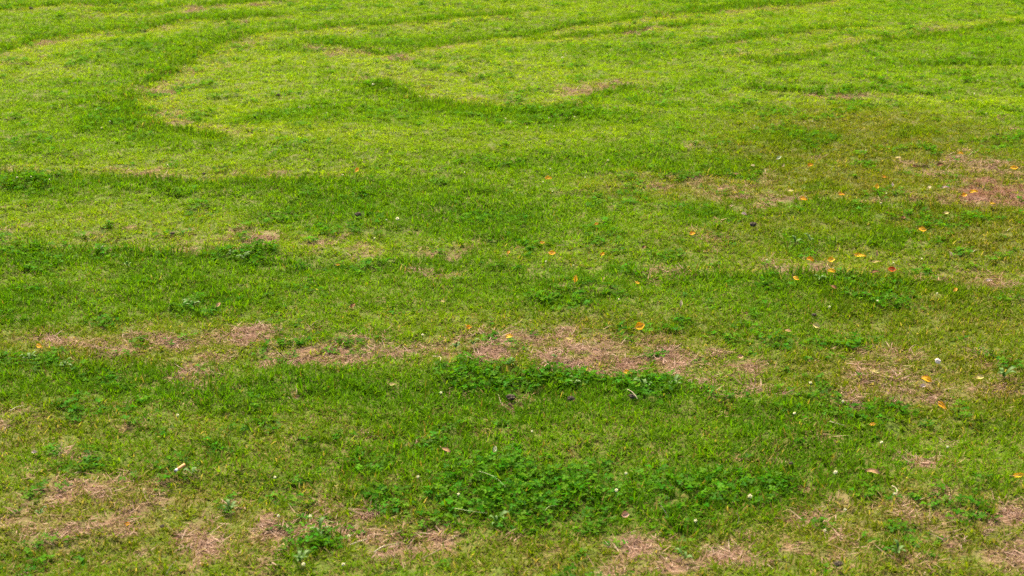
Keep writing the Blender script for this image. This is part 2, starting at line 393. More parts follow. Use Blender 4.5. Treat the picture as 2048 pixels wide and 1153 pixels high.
def build_ground():
    st = .04
    far = [.6, 1.5, 3, 6, 12, 25, 50, 100, 200, 400]
    xs = np.arange(-7.6, 7.61, st); ys = np.arange(1.6, 18.81, st)
    xs = np.concatenate([[xs[0] - f for f in far[::-1]], xs, [xs[-1] + f for f in far]])
    ys = np.concatenate([[ys[0] - f for f in far[::-1][4:]], ys, [ys[-1] + f for f in far]])
    X, Y = np.meshgrid(xs, ys)
    x, y = X.ravel(), Y.ravel()
    inner = (np.abs(x) < 7.7) & (y > 1.5) & (y < 19)
    z = np.where(inner, height(x, y), 0.0)
    dry = fields(x, y)[0] * inner
    z = z + inner * ((vnoise(x * 19, y * 19, 1) - .5) * .008 + (vnoise(x * 41, y * 41, 4) - .5) * .006)
    nx, ny = len(xs), len(ys)
    i = np.arange(nx * ny).reshape(ny, nx)
    f = np.stack([i[:-1, :-1], i[:-1, 1:], i[1:, 1:], i[1:, :-1]], -1).reshape(-1, 4)
    me = bpy.data.meshes.new('ground')
    me.vertices.add(len(x)); me.vertices.foreach_set('co', np.stack([x, y, z], 1).astype(np.float32).ravel())
    me.loops.add(f.size); me.loops.foreach_set('vertex_index', f.astype(np.int32).ravel())
    me.polygons.add(len(f)); me.polygons.foreach_set('loop_start', np.arange(0, f.size, 4, dtype=np.int32))
    me.polygons.foreach_set('use_smooth', np.ones(len(f), bool))
    at = me.attributes.new('dryness', 'FLOAT', 'POINT'); at.data.foreach_set('value', dry.astype(np.float32))
    me.materials.append(soil_material()); me.update(calc_edges=True); me.validate()
    return tag(link('ground', me), 'lawn soil and matted thatch under the grass', 'ground', kind='structure')
build_ground()

# ------------------------------------------------------------------ tufts that are strewn over the lawn
def strip(co, fc, bv, bt, base, az, lean, curve, L, w, v, seg=3, twist=0.0, z0=0.0):
    """one blade: a narrow tapering strip that bends over"""
    p = np.array(base, float); k = len(co)
    d = np.array([math.cos(az), math.sin(az)]); a = lean
    rows = []
    for s in range(seg + 1):
        t = s / seg
        ww = w * (1 - t ** 2.2) * (.75 + .5 * t if t < .5 else 1)
        sa = az + math.pi / 2 + twist * t
        side = np.array([math.cos(sa), math.sin(sa), 0]) * ww * .5
        rows.append((p.copy(), side, t))
        a2 = a + curve * (t + .5 / seg)
        st = L / seg
        p = p + np.array([d[0] * math.sin(a2) * st, d[1] * math.sin(a2) * st, math.cos(a2) * st])
        p[2] = max(p[2], .0015)
    for j, (q, side, t) in enumerate(rows):
        if j == seg:
            co.append(q); bv.append(v); bt.append(t)
        else:
            co += [q - side, q + side]; bv += [v, v]; bt += [t, t]
    for j in range(seg - 1):
        b = k + 2 * j
        fc.append((b, b + 1, b + 3, b + 2))
    b = k + 2 * (seg - 1)
    fc.append((b, b + 1, b + 2))

def grass_tuft(i):
    r = random.Random(100 + i); co, fc, bv, bt = [], [], [], []
    for _ in range(18):
        q = .027 * math.sqrt(r.random()); th = r.random() * 6.283
        strip(co, fc, bv, bt, (q * math.cos(th), q * math.sin(th), -.003), r.random() * 6.283, r.uniform(.05, .95), r.uniform(.15, 1.5),
              r.uniform(.015, .037), r.uniform(.0024, .0048), r.random(), 3, r.uniform(-.8, .8))
    return mesh_np('grass_tuft', co, fc, [M_GRASS], True, {'bv': bv, 'bt': bt})
def straw_tuft(i):
    r = random.Random(300 + i); co, fc, bv, bt = [], [], [], []
    for _ in range(20):
        q = .035 * math.sqrt(r.random()); th = r.random() * 6.283
        strip(co, fc, bv, bt, (q * math.cos(th), q * math.sin(th), r.uniform(0, .010)), r.random() * 6.283, r.uniform(1.0, 1.62), r.uniform(-.5, .6),
              r.uniform(.012, .045), r.uniform(.0014, .0030), r.random(), 4, r.uniform(-1.4, 1.4))
    return mesh_np('straw_tuft', co, fc, [M_STRAW], True, {'bv': bv, 'bt': bt})
def clover_tuft(i):
    r = random.Random(500 + i); co, fc, bv, bt = [], [], [], []
    for _ in range(8):
        q = .028 * math.sqrt(r.random()); th = r.random() * 6.283
        bx, by = q * math.cos(th), q * math.sin(th)
        h = r.uniform(.014, .044); az = r.random() * 6.283; v = r.random()
        tx, ty = bx + .012 * math.cos(az), by + .012 * math.sin(az)
        # stalk
        k = len(co)
        for (x, y, z) in ((bx - .0006, by, -.003), (bx + .0006, by, -.003), (tx + .0005, ty, h), (tx - .0005, ty, h)):
            co.append(np.array((x, y, z))); bv.append(v * .5); bt.append(.5)
        fc.append((k, k + 1, k + 2, k + 3))
        tilt = Euler((r.uniform(-.6, .6), r.uniform(-.6, .6), r.random() * 6.283)).to_matrix()
        s = r.uniform(.0065, .0105)
        for j in range(3):
            rot = tilt @ Matrix.Rotation(j * 2.094 + r.uniform(-.15, .15), 3, 'Z')
            k = len(co); fold = r.uniform(.15, .45)
            pts = [(0, 0, 0), (.5, -.42, fold * .42), (.95, -.46, fold * .5), (1.22, -.16, .12), (1.12, 0, .0), (1.22, .16, .12), (.95, .46, fold * .5), (.5, .42, fold * .42), (.6, 0, -.03)]
            for p in pts:
                w = rot @ Vector((p[0] * s, p[1] * s, p[2] * s))
                co.append(np.array((tx + w.x, ty + w.y, h + w.z))); bv.append(v); bt.append(1)
            fc += [(k, k + 1, k + 8), (k + 1, k + 2, k + 8), (k + 2, k + 3, k + 4, k + 8), (k + 4, k + 5, k + 6, k + 8), (k + 6, k + 7, k + 8), (k + 7, k, k + 8)]
    return mesh_np('clover_tuft', co, fc, [M_CLOVER], True, {'bv': bv, 'bt': bt})

def tuft_collection(name, fn, n):
    c = bpy.data.collections.new(name)
    for i in range(n):
        c.objects.link(bpy.data.objects.new('%s_%02d' % (name, i), fn(i)))
    return c
def scatter(name, coll, n_var, x, y, z, scl, gcol, dfrac, tilt, label, cat):
    N = len(x)
    me = bpy.data.meshes.new(name)
    me.vertices.add(N); me.vertices.foreach_set('co', np.stack([x, y, z], 1).astype(np.float32).ravel())
    def fa(k, t, v, key):
        a = me.attributes.new(k, t, 'POINT'); a.data.foreach_set(key, np.ascontiguousarray(v).ravel())
    fa('tscale', 'FLOAT_VECTOR', scl.astype(np.float32), 'vector')
    rot = np.stack([rng.normal(0, tilt, N), rng.normal(0, tilt, N), rng.random(N) * 6.283], 1)
    fa('trot', 'FLOAT_VECTOR', rot.astype(np.float32), 'vector')
    fa('tidx', 'INT', rng.integers(0, n_var, N).astype(np.int32), 'value')
    fa('gcol', 'FLOAT_VECTOR', gcol.astype(np.float32), 'vector')
    fa('dfrac', 'FLOAT', dfrac.astype(np.float32), 'value')
    me.update()
    o = link(name, me)
    ng = bpy.data.node_groups.new(name, 'GeometryNodeTree')
    ng.interface.new_socket('Geometry', in_out='INPUT', socket_type='NodeSocketGeometry')
    ng.interface.new_socket('Geometry', in_out='OUTPUT', socket_type='NodeSocketGeometry')
    gi, go = ng.nodes.new('NodeGroupInput'), ng.nodes.new('NodeGroupOutput')
    m2p = ng.nodes.new('GeometryNodeMeshToPoints')
    ci = ng.nodes.new('GeometryNodeCollectionInfo'); ci.inputs[0].default_value = coll
    ci.inputs['Separate Children'].default_value = True; ci.inputs['Reset Children'].default_value = True
    iop = ng.nodes.new('GeometryNodeInstanceOnPoints'); iop.inputs['Pick Instance'].default_value = True
    def na(k, t):
        n = ng.nodes.new('GeometryNodeInputNamedAttribute'); n.data_type = t; n.inputs[0].default_value = k
        return n.outputs[0]
    e2r = ng.nodes.new('FunctionNodeEulerToRotation')
    L = ng.links.new
    L(gi.outputs[0], m2p.inputs[0]); L(m2p.outputs[0], iop.inputs['Points']); L(ci.outputs[0], iop.inputs['Instance'])
    L(na('tidx', 'INT'), iop.inputs['Instance Index']); L(na('trot', 'FLOAT_VECTOR'), e2r.inputs[0])
    L(e2r.outputs[0], iop.inputs['Rotation']); L(na('tscale', 'FLOAT_VECTOR'), iop.inputs['Scale'])
    L(iop.outputs[0], go.inputs[0])
    md = o.modifiers.new('strewn', 'NODES'); md.node_group = ng
    return tag(o, label, cat, kind='stuff')

def lawn_points(step):
    """jittered lattice; beyond 7.5 m fewer, broader tufts. returns x, y, size"""
    a = lattice(step, 2.2, 5.5); b = lattice(step * 1.2, 5.5, 9.0); c = lattice(step * 1.55, 9.0, 16.6)
    return (np.concatenate([a[0], b[0], c[0]]), np.concatenate([a[1], b[1], c[1]]),
            np.concatenate([np.full(len(a[0]), 1.0), np.full(len(b[0]), 1.12), np.full(len(c[0]), 1.35)]))
def lattice(step, y0, y1, margin=1.0):
    w = .345 * y1 + margin
    gx = np.arange(-w, w, step); gy = np.arange(y0, y1, step)
    X, Y = np.meshgrid(gx, gy)
    x = X.ravel() + (rng.random(X.size) - .5) * step * 1.5; y = Y.ravel() + (rng.random(X.size) - .5) * step * 1.5
    m = np.abs(x) < .345 * y + margin
    return x[m], y[m]

def lerp(a, b, t): return a + (np.asarray(b) - a) * t[:, None]

# --- grass
x, y, sz = lawn_points(.024)
dry, lush, clov, pale, rim, scalp, n1, n2 = fields(x, y)
keep = rng.random(len(x)) > np.maximum(.72 * dry ** 1.5, .42 * clov)
x, y, sz, dry, lush, clov, pale, rim, scalp, n1, n2 = (a[keep] for a in (x, y, sz, dry, lush, clov, pale, rim, scalp, n1, n2))
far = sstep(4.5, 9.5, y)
g = lerp(np.tile([.096, .212, .0006], (len(x), 1)), [.136, .268, .0003], far)  # far grass brighter: soft near shade and far light put into the colour
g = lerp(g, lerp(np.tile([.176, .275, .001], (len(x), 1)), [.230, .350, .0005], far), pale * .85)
fade = blob_field(x, y, G_FADE) * (.6 + .8 * n1)
g = lerp(g, [.112, .128, .001], np.clip(fade * .9, 0, 1))
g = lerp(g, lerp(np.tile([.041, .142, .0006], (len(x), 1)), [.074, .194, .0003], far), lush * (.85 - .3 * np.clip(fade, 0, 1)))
g = lerp(g, [.048, .132, .002], clov * .7)
g = lerp(g, [.046, .122, .0005], np.clip(rim * .5, 0, 1))  # self-shade on the front of tall rims, deepened in the blade colour
g = g * np.array([1.07, 1.0, 1.0])
g = g * (.90 + .20 * rng.random(len(x)))[:, None]
dfrac = np.clip(.015 * (1 - far) + .14 * fade * (1 - lush) + .62 * dry ** .85 + .03 * pale - .08 * lush - .03 * far + .035 * (1 - far) + .08 * (1 - sstep(3.2, 4.6, y)) + .12 * scalp, .01, .9)
hs = (.68 + .48 * lush + .50 * rim - .14 * pale * (1 - lush) - .24 * dry + .2 * clov) * (.8 + .4 * rng.random(len(x)))
n6 = fbm(x * 26 + 3, y * 22, 2, 2); n7 = fbm(x * 44, y * 38 + 5, 6, 2)
hs = hs * (.55 + .9 * n6)
g = g * (.80 + .40 * n7)[:, None]
hs = np.clip(hs, .32, 1.9); ws = np.clip(.8 + .35 * hs, .8, 1.35) * sz
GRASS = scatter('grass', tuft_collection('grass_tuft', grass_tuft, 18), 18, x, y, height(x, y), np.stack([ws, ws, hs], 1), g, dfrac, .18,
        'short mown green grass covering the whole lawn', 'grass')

# --- straw
x, y, sz = lawn_points(.026)
dry, lush, clov, pale, rim, scalp, n1, n2 = fields(x, y)
keep = rng.random(len(x)) < np.clip(1.1 * dry ** 1.4 + .008 + .02 * pale * (1 - lush), 0, 1) * (1 - .8 * clov)
x, y, sz, dry, n1 = x[keep], y[keep], sz[keep], dry[keep], n1[keep]
g = np.stack([np.ones(len(x)), np.ones(len(x)), np.ones(len(x))], 1) * (.68 + .36 * rng.random(len(x)))[:, None]
g = lerp(g, [.85, .88, .45], np.clip((1 - dry) * .9, 0, 1))
g = lerp(g, [.62, .42, .36], blob_field(x, y, to_ground([(2010, 384, 130, 26, .9), (1977, 561, 40, 10, .6), (1240, 735, 70, 20, .3)])))   # redder earth
s = (.75 + .5 * rng.random(len(x))) * sz * (.55 + .45 * np.clip(dry * 2, 0, 1)); zs = s * (.30 + .28 * dry)
STRAW = scatter('dry_straw', tuft_collection('straw_tuft', straw_tuft, 14), 14, x, y, height(x, y) + .002, np.stack([s, s, zs], 1), g, np.zeros(len(x)), .10,
        'matted dry straw lying in the bald pinkish brown patches of the lawn', 'straw')

# --- clover
x, y, sz = lawn_points(.025)
dry, lush, clov, pale, rim, scalp, n1, n2 = fields(x, y)
keep = rng.random(len(x)) < clov * .95
x, y, sz, clov, n1, lush = x[keep], y[keep], sz[keep], clov[keep], n1[keep], lush[keep]
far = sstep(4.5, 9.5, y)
g = lerp(np.tile([.052, .158, .002], (len(x), 1)), [.080, .200, .001], far)  # same near-to-far light gradient put into the clover colour
g = g * (.8 + .4 * rng.random(len(x)))[:, None]
s = (.72 + .35 * rng.random(len(x))) * sz; zs = s * (.42 + .48 * clov)
CLOV = scatter('clover', tuft_collection('clover_tuft', clover_tuft, 14), 14, x, y, height(x, y), np.stack([s, s, zs], 1), g, np.zeros(len(x)), .15,
        'dark green clover growing in low patches among the grass', 'clover')
print('TUFTS', len(GRASS.data.vertices), len(STRAW.data.vertices), len(CLOV.data.vertices))

# ------------------------------------------------------------------ things lying on the lawn
def spot(px, py, lift=0.0):
    x, y = (float(c) for c in ground_at(px, py)); h = 0.0
    for _ in range(3):
        h = float(height(np.array([x]), np.array([y]))[0]) + lift
        k = 1 - h / CAM_H
        x, y = (float(c) * k for c in ground_at(px, py))
    return Vector((x, y, h))

def leaf_material(name, c1, c2, c3, trans=.3):
    nt = NT(name)
    co = nt.n('ShaderNodeTexCoord').outputs['Object']
    oi = nt.n('ShaderNodeObjectInfo').outputs['Random']
    sh = nt.n('ShaderNodeVectorMath', operation='ADD'); nt.l(co, sh.inputs[0]); nt.l(oi, sh.inputs[1])
    a = nt.noise(60, 4, sh.outputs[0]); b = nt.noise(190, 3, sh.outputs[0], .7)
    c = nt.mix(nt.ramp(a.outputs[0], [(.35, (0, 0, 0)), (.65, (1, 1, 1))]), c1, c2)
    c = nt.mix(nt.ramp(b.outputs[0], [(.60, (0, 0, 0)), (.72, (1, 1, 1))]), c, c3)
    leafy_shader(nt, c, trans, .45, .01)
    return nt.m
LM = {'yellow': leaf_material('yellow_leaf', (0.72, 0.46, 0.012), (0.78, 0.55, 0.03), (0.42, 0.22, 0.02), .5),
      'amber': leaf_material('amber_leaf', (0.78, 0.46, 0.012), (0.76, 0.52, 0.03), (0.45, 0.19, 0.015), .5),
      'orange': leaf_material('orange_leaf', (0.74, 0.38, 0.012), (0.74, 0.44, 0.02), (0.40, 0.14, 0.01), .5),
      'red': leaf_material('red_leaf', (0.62, 0.11, 0.012), (0.54, 0.12, 0.018), (0.3, 0.05, 0.01), .5),
      'brown': leaf_material('brown_leaf', (.26, .12, .05), (.20, .085, .035), (.09, .04, .02), .15),
      'tan': leaf_material('tan_leaf', (.46, .27, .12), (.50, .33, .17), (.26, .14, .06), .2),
      'cream': leaf_material('cream_leaf', (.60, .50, .26), (.64, .56, .34), (.40, .28, .10)),
      'lemon': leaf_material('pale_yellow_leaf', (.56, .48, .14), (.60, .54, .22), (.38, .28, .06)),
      'green': leaf_material('pale_green_leaf', (.42, .50, .26), (.50, .55, .34), (.30, .36, .14)),
      'peach': leaf_material('peach_petal', (.62, .36, .22), (.66, .46, .32), (.50, .24, .12)),
      'lilac': leaf_material('lilac_white_petal', (.66, .52, .48), (.72, .60, .56), (.46, .30, .27))}
M_RIB = leaf_material('leaf_rib', (.34, .22, .07), (.38, .26, .10), (.24, .14, .04), .1)

def leaf_mesh(L, W, curl, droop, seed, tip=1.0):
    """a leaf blade with two faces, curled across and bent along, notched edge"""
    r = random.Random(seed); nu, nv = 10, 5
    co, fc = [], []
    for i in range(nu + 1):
        t = i / nu
        w = W * .5 * (math.sin(math.pi * min(1, t * .96 + .02)) ** .8) * (1.12 - .35 * t * tip)
        w *= 1 + r.uniform(-.07, .07)
        for j in range(nv):
            v = (j / (nv - 1)) * 2 - 1
            z = curl * v * v * w + droop * L * math.sin(math.pi * t) + .05 * L * math.sin(7 * t + seed) * v
            co.append((L * (t - .5), v * w, z))
    for i in range(nu):
        for j in range(nv - 1):
            a = i * nv + j; fc.append((a, a + nv, a + nv + 1, a + 1))
    n = len(co)
    co += [(x, y, z - .0006) for x, y, z in co]
    fc += [tuple(n + k for k in reversed(f)) for f in fc]
    ring = [i * nv for i in range(nu + 1)] + [nu * nv + j for j in range(1, nv)] + [i * nv + nv - 1 for i in range(nu - 1, -1, -1)] + [j for j in range(nv - 2, 0, -1)]
    for a, b in zip(ring, ring[1:] + ring[:1]): fc.append((a, b, b + n, a + n))
    return co, fc
def tube(pts, r0, r1, sides=5):
    co, fc = [], []
    for i, p in enumerate(pts):
        p = Vector(p); d = (Vector(pts[min(i + 1, len(pts) - 1)]) - Vector(pts[max(i - 1, 0)])).normalized()
        u = d.orthogonal().normalized(); w = d.cross(u); rr = r0 + (r1 - r0) * i / (len(pts) - 1)
        for k in range(sides):
            a = 6.2832 * k / sides; co.append(p + (u * math.cos(a) + w * math.sin(a)) * rr)
    for i in range(len(pts) - 1):
        for k in range(sides):
            a, b = i * sides + k, i * sides + (k + 1) % sides
            fc.append((a, b, b + sides, a + sides))
    fc.append(tuple(range(sides))[::-1]); fc.append(tuple((len(pts) - 1) * sides + k for k in range(sides)))
    return co, fc

def fallen_leaf(px, py, Lpx, ang, tilt, wr, col, label, group=None, name='fallen_leaf', curl=None, stalk=True):
    m = metre_per_px(px, py); L = Lpx * m * 1.02; W = L * wr
    sd = int(px * 7 + py)
    r = random.Random(sd)
    co, fc = leaf_mesh(L, W, r.uniform(.2, .7) if curl is None else curl, r.uniform(-.06, .12), sd % 97)
    o = link(name, mesh_np(name, co, fc, [LM[col]]))
    lift = .031 - .004 * min(1, (py - 300) / 800) + .5 * max(W * abs(math.cos(R(ang))), L * abs(math.sin(R(ang)))) * math.sin(R(tilt)) * .6
    o.location = spot(px, py, lift)
    o.rotation_euler = (Matrix.Rotation(R(tilt), 3, 'X') @ Matrix.Rotation(R(ang), 3, 'Z')).to_euler()
    mid = [(L * (t - .5) * .94, 0, co[int(t * 10) * 5 + 2][2] + .0006) for t in (0, .2, .4, .6, .8, 1)]
    c2, f2 = tube(mid, .0011, .0004, 4)
    link('midrib', mesh_np('midrib', c2, f2, [M_RIB]), o)
    if stalk:
        s0 = mid[0]
        c3, f3 = tube([s0, (s0[0] - L * .15, L * .02, s0[2] + .001), (s0[0] - L * .32, L * .07, s0[2] + .003)], .0010, .0007, 5)
        link('stalk', mesh_np('stalk', c3, f3, [M_RIB]), o)
    tag(o, label, 'petal' if name == 'fallen_petal' else 'leaf', group or 'leaves fallen on the lawn')
    return o

F = fallen_leaf
F(1280,653,20,25,48,.78,'amber','plump golden orange leaf, brightest on the lawn, standing tilted above the big bald strip')
F(1018,673,15,10,35,.70,'amber','small dull amber leaf on brown grass just behind the widest bald patch')
F(1255,746,17,-8,25,.55,'amber','pale amber leaf on straw right behind the gap in the clover row')
F(1104,506,15,5,35,.65,'orange','orange leaf with a pointed tip alone in green grass near two small brown patches')
F(1205,509,10,30,40,.70,'amber','tiny amber leaf beside a small brown scuff in the grass')
F(1151,558,15,82,60,.55,'yellow','yellow leaf standing upright in green grass')
F(1275,566,10,-30,30,.60,'yellow','tiny yellow leaf in front of a grey brown scuff')
F(1207,558,11,75,50,.30,'lemon','thin pale yellow sliver of leaf in dark green grass')
F(1362,607,15,85,60,.38,'cream','slender cream leaf standing upright in green grass')
F(938,655,12,15,35,.65,'orange','small bright orange leaf at the upper edge of the bald strip')
F(706,612,13,50,35,.60,'brown','reddish brown leaf lying alone in green grass')
F(886,603,10,0,30,.60,'lemon','small pale yellow leaf lying in green grass near the reddish brown one')
F(437,610,12,55,40,.60,'tan','small tan leaf beside a dark clover clump')
F(676,530,10,0,30,.45,'yellow','little yellow leaf in plain mown grass')
F(78,692,14,-30,38,.65,'amber','amber leaf on scuffed brown ground behind a lush clover bank')
F(1620,520,15,-25,40,.62,'orange','orange leaf, darkest of the yellow ones gathered on the dry band')
F(1663,520,16,15,40,.65,'yellow','round yellow leaf on the dry band above another round yellow leaf')
F(1720,511,24,-8,30,.42,'yellow','long narrow yellow leaf lying along the dry band')
F(1753,524,20,3,22,.32,'lemon','flat narrow pale yellow leaf below a brown upright leaf tip')
F(1754,507,14,85,62,.30,'tan','thin tan leaf tip standing upright in the grass')
F(1784,539,18,0,42,.62,'red','vivid red orange leaf with squared ends on the dry band')
F(1663,543,16,-12,32,.60,'yellow','round yellow leaf at the edge of the dark green band')
F(1592,557,14,-35,38,.62,'amber','golden amber leaf in front of the dry band')
F(1845,459,16,-10,40,.65,'amber','curled orange yellow leaf lying alone in lush green grass')
F(1902,508,11,-65,52,.45,'cream','small bent cream leaf standing in green grass')
F(1807,435,9,30,35,.80,'brown','small round rust brown leaf in lush grass')
F(1893,426,12,10,30,.65,'lemon','dull olive yellow leaf in dark grass')
F(1751,545,17,5,20,.50,'brown','dark brown curled leaf next to the red orange leaf')
F(1581,381,13,10,28,.60,'lemon','yellow green leaf on faded grass')
F(1607,398,15,-20,38,.60,'orange','bright orange leaf with a pale rim at the edge of faded grass')
F(1683,388,13,-15,32,.60,'orange','soft orange leaf on faded grass beside green turf')
F(1621,331,12,20,30,.70,'orange','dull orange brown leaf on faded grass')
F(1558,316,14,40,35,.42,'green','whitish green leaf turned underside up in grass')
F(1567,331,8,60,45,.45,'cream','tiny cream leaf standing near a whitish green leaf')
F(1506,331,8,0,30,.70,'cream','tiny round cream leaf in mown grass')
F(1474,348,16,-12,18,.22,'tan','thin beige leaf lying on faded grass')
F(1464,412,10,10,25,.60,'cream','small cream leaf in green grass')
F(1796,315,13,8,28,.55,'lemon','pale yellow pointed leaf on olive grass')
F(1921,308,13,-10,28,.50,'yellow','clear yellow leaf on olive grass above the reddish bare patch')
F(2028,336,17,8,35,.55,'amber','orange yellow leaf on the reddish bare patch')
F(1829,334,12,10,22,.50,'brown','brown curled leaf on dry grass')
F(1880,330,14,15,38,.65,'brown','dark reddish brown leaf on dry grass near a reddish bare patch')
F(1769,355,9,-10,30,.70,'orange','tiny orange leaf on dry grass')
F(1754,373,12,80,55,.65,'yellow','olive yellow leaf standing on edge in dry grass')
F(1785,369,9,80,50,.40,'lilac','white curled leaf scrap standing in dry grass')
F(1859,374,10,40,35,.60,'cream','triangular cream leaf on dry grass')
F(1891,376,15,5,25,.40,'lilac','whitish lilac leaf lying on dry grass')
F(1947,384,18,5,32,.50,'yellow','yellow leaf lying on the reddish brown soil')
F(1929,391,13,25,32,.65,'orange','dull orange leaf in front of the yellow one on reddish brown soil')
F(1985,408,12,0,25,.50,'yellow','small yellow leaf at the front edge of the reddish brown soil')
F(1932,402,12,4,15,.25,'cream','thin cream sliver of leaf beside the reddish brown soil')
F(1097,357,13,5,35,.65,'amber','golden leaf lying alone on bright green mown grass')
F(714,340,12,60,45,.60,'orange','faded orange leaf on bright yellow green grass')
F(1633,652,15,-20,45,.80,'lemon','round pale yellow leaf lit from behind in grass')
F(1750,742,27,-14,25,.26,'lemon','long pale yellow leaf like a small pod on thin dry grass')
F(1853,759,22,-25,38,.55,'amber','golden orange leaf with a pointed tip on thin dry grass')
F(1960,755,16,12,35,.68,'lemon','dull pale yellow leaf beside a small green clump')
F(1884,811,21,-48,42,.50,'orange','deep orange leaf leaning in thin dry grass')
F(1745,849,14,8,30,.45,'amber','small amber and cream leaf in dark green grass')
F(1481,714,12,15,40,.85,'tan','rounded orange tan leaf beside the bald strip')
F(1577,662,14,-15,22,.45,'tan','tan leaf half sunk in green grass')
F(1668,696,11,30,30,.30,'cream','thin cream leaf in green grass')
F(2037,951,24,10,38,.42,'yellow','long yellow leaf beside a straw patch')
F(1746,944,28,-14,26,.42,'tan','broad tan leaf lying flat in lush grass near a white flower')
F(893,901,20,-28,28,.45,'tan','beige leaf with dark underside in green grass')
F(990,898,13,75,45,.60,'green','pale green leaf standing behind the large clover patch')
F(785,769,13,0,28,.60,'lemon','pale yellow leaf in lush grass left of the clover row')
F(1138,677,21,2,16,.30,'lemon','flat pale lemon leaf on thin grass behind the bald strip')
F(1017,505,9,60,40,.60,'orange','small orange scrap of leaf near brown scuffs')
F(1193,449,9,20,35,.60,'orange','tiny orange leaf in dark green grass')
F(1085,486,10,10,30,.60,'orange','tiny dull orange leaf near the orange pointed leaf')
F(1288,495,11,35,35,.50,'brown','little dark red brown leaf at the edge of grass shade')
F(1911,580,11,50,35,.60,'orange','small orange leaf in green grass in front of pinkish soil')
F(1668,575,13,-30,35,.60,'brown','pinkish brown leaf sunk in dark green grass')
F(255,1048,11,20,35,.60,'orange','small orange leaf on straw ground')
F(1385,468,13,20,25,.70,'orange','faint orange leaf half hidden in grass')
F(1251,1030,16,10,45,.85,'peach','single peach coloured rounded petal on grass','petals and pale scraps on the lawn','fallen_petal',.9,False)
F(1568,788,9,0,35,.80,'peach','small pale peach petal on a straw patch','petals and pale scraps on the lawn','fallen_petal',.9,False)
F(1488,429,11,-10,38,.65,'lilac','lilac white petal above a dark clod','petals and pale scraps on the lawn','fallen_petal',.9,False)
F(1978,561,13,5,30,.50,'lilac','white petal on the pinkish bare soil','petals and pale scraps on the lawn','fallen_petal',.7,False)
F(1846,773,13,8,40,.60,'lilac','pinkish white curled petal in front of a golden orange leaf','petals and pale scraps on the lawn','fallen_petal',1.0,False)
F(69,905,11,-10,40,.60,'lilac','crumpled white petal on thin grass','petals and pale scraps on the lawn','fallen_petal',1.0,False)

# --- plain procedural materials for the small things
def plain(name, c1, c2, scale=200, rough=.6, trans=0.0):
    nt = NT(name); co = nt.n('ShaderNodeTexCoord').outputs['Object']
    n = nt.noise(scale, 4, co)
    c = nt.mix(nt.ramp(n.outputs[0], [(.35, (0, 0, 0)), (.65, (1, 1, 1))]), c1, c2)
    leafy_shader(nt, c, trans, rough, .03)
    return nt.m
M_PETAL = plain('white_floret', (.80, .78, .70), (.84, .82, .76), 300, .6, .45)
M_STEM = plain('green_stem', (.09, .16, .02), (.13, .19, .03), 200, .6, .2)
M_BUFF = plain('flower_base', (.30, .26, .14), (.45, .38, .26), 300, .7, .1)
M_FILTER = plain('filter_paper', (.62, .27, .09), (.70, .36, .14), 900, .6)
M_PAPER = plain('cigarette_paper', (.78, .76, .72), (.68, .66, .62), 500, .6)
M_ASH = plain('ash', (.03, .03, .03), (.12, .11, .10), 900, .9)
M_CLOD = plain('earth_clod', (.022, .014, .008), (.060, .040, .022), 120, .95)
M_PEB = plain('white_stone', (.70, .58, .50), (.80, .70, .62), 120, .6)
M_TWIG = plain('twig_bark', (.20, .12, .07), (.32, .22, .14), 300, .8)
M_PSTEM = plain('pale_stem', (.44, .36, .20), (.54, .46, .30), 300, .6)
M_GSTEM = plain('grass_stem', (.22, .32, .08), (.34, .42, .16), 300, .6, .2)
M_WEED = plain('weed_leaf', (.050, .135, .004), (.085, .19, .006), 90, .65, .42)
M_WEEDB = plain('pale_weed_leaf', (.10, .20, .03), (.16, .26, .05), 90, .65, .35)

# --- white flower heads on short stems
def flower_parts():
    r = random.Random(77); co, fc = [], []
    for i in range(46):                       # florets round a globe
        t = (i + .5) / 46; ph = math.acos(1 - 1.75 * t); th = i * 2.39996
        d = Vector((math.sin(ph) * math.cos(th), math.sin(ph) * math.sin(th), math.cos(ph)))
        u = d.orthogonal().normalized(); w = d.cross(u); k = len(co)
        b, tip = d * .0035, d * (.0078 + r.uniform(-.0008, .0008))
        for q in range(4):
            a = q * 1.5708 + r.random()
            co.append(b * 1.4 + (u * math.cos(a) + w * math.sin(a)) * .0015)
        co.append(tip); co.append(b)
        for q in range(4):
            fc.append((k + q, k + (q + 1) % 4, k + 4)); fc.append((k + (q + 1) % 4, k + q, k + 5))
    head = mesh_np('flower_head', co, fc, [M_PETAL], False)
    c, f = tube([(0, 0, 0), (.002, .001, -.015), (0, .002, -.034)], .0009, .0011, 5)
    stem = mesh_np('stem', c, f, [M_STEM])
    c, f = [], []
    for q in range(7):
        a = q * 6.2832 / 7; c.append(Vector((math.cos(a) * .0042, math.sin(a) * .0042, -.0035)))
    c += [Vector((0, 0, -.007)), Vector((0, 0, -.002))]
    for q in range(7): f += [(q, 7, (q + 1) % 7), (q, (q + 1) % 7, 8)]
    cup = mesh_np('base_cup', c, f, [M_BUFF])
    return head, stem, cup
FH, FS, FC = flower_parts()
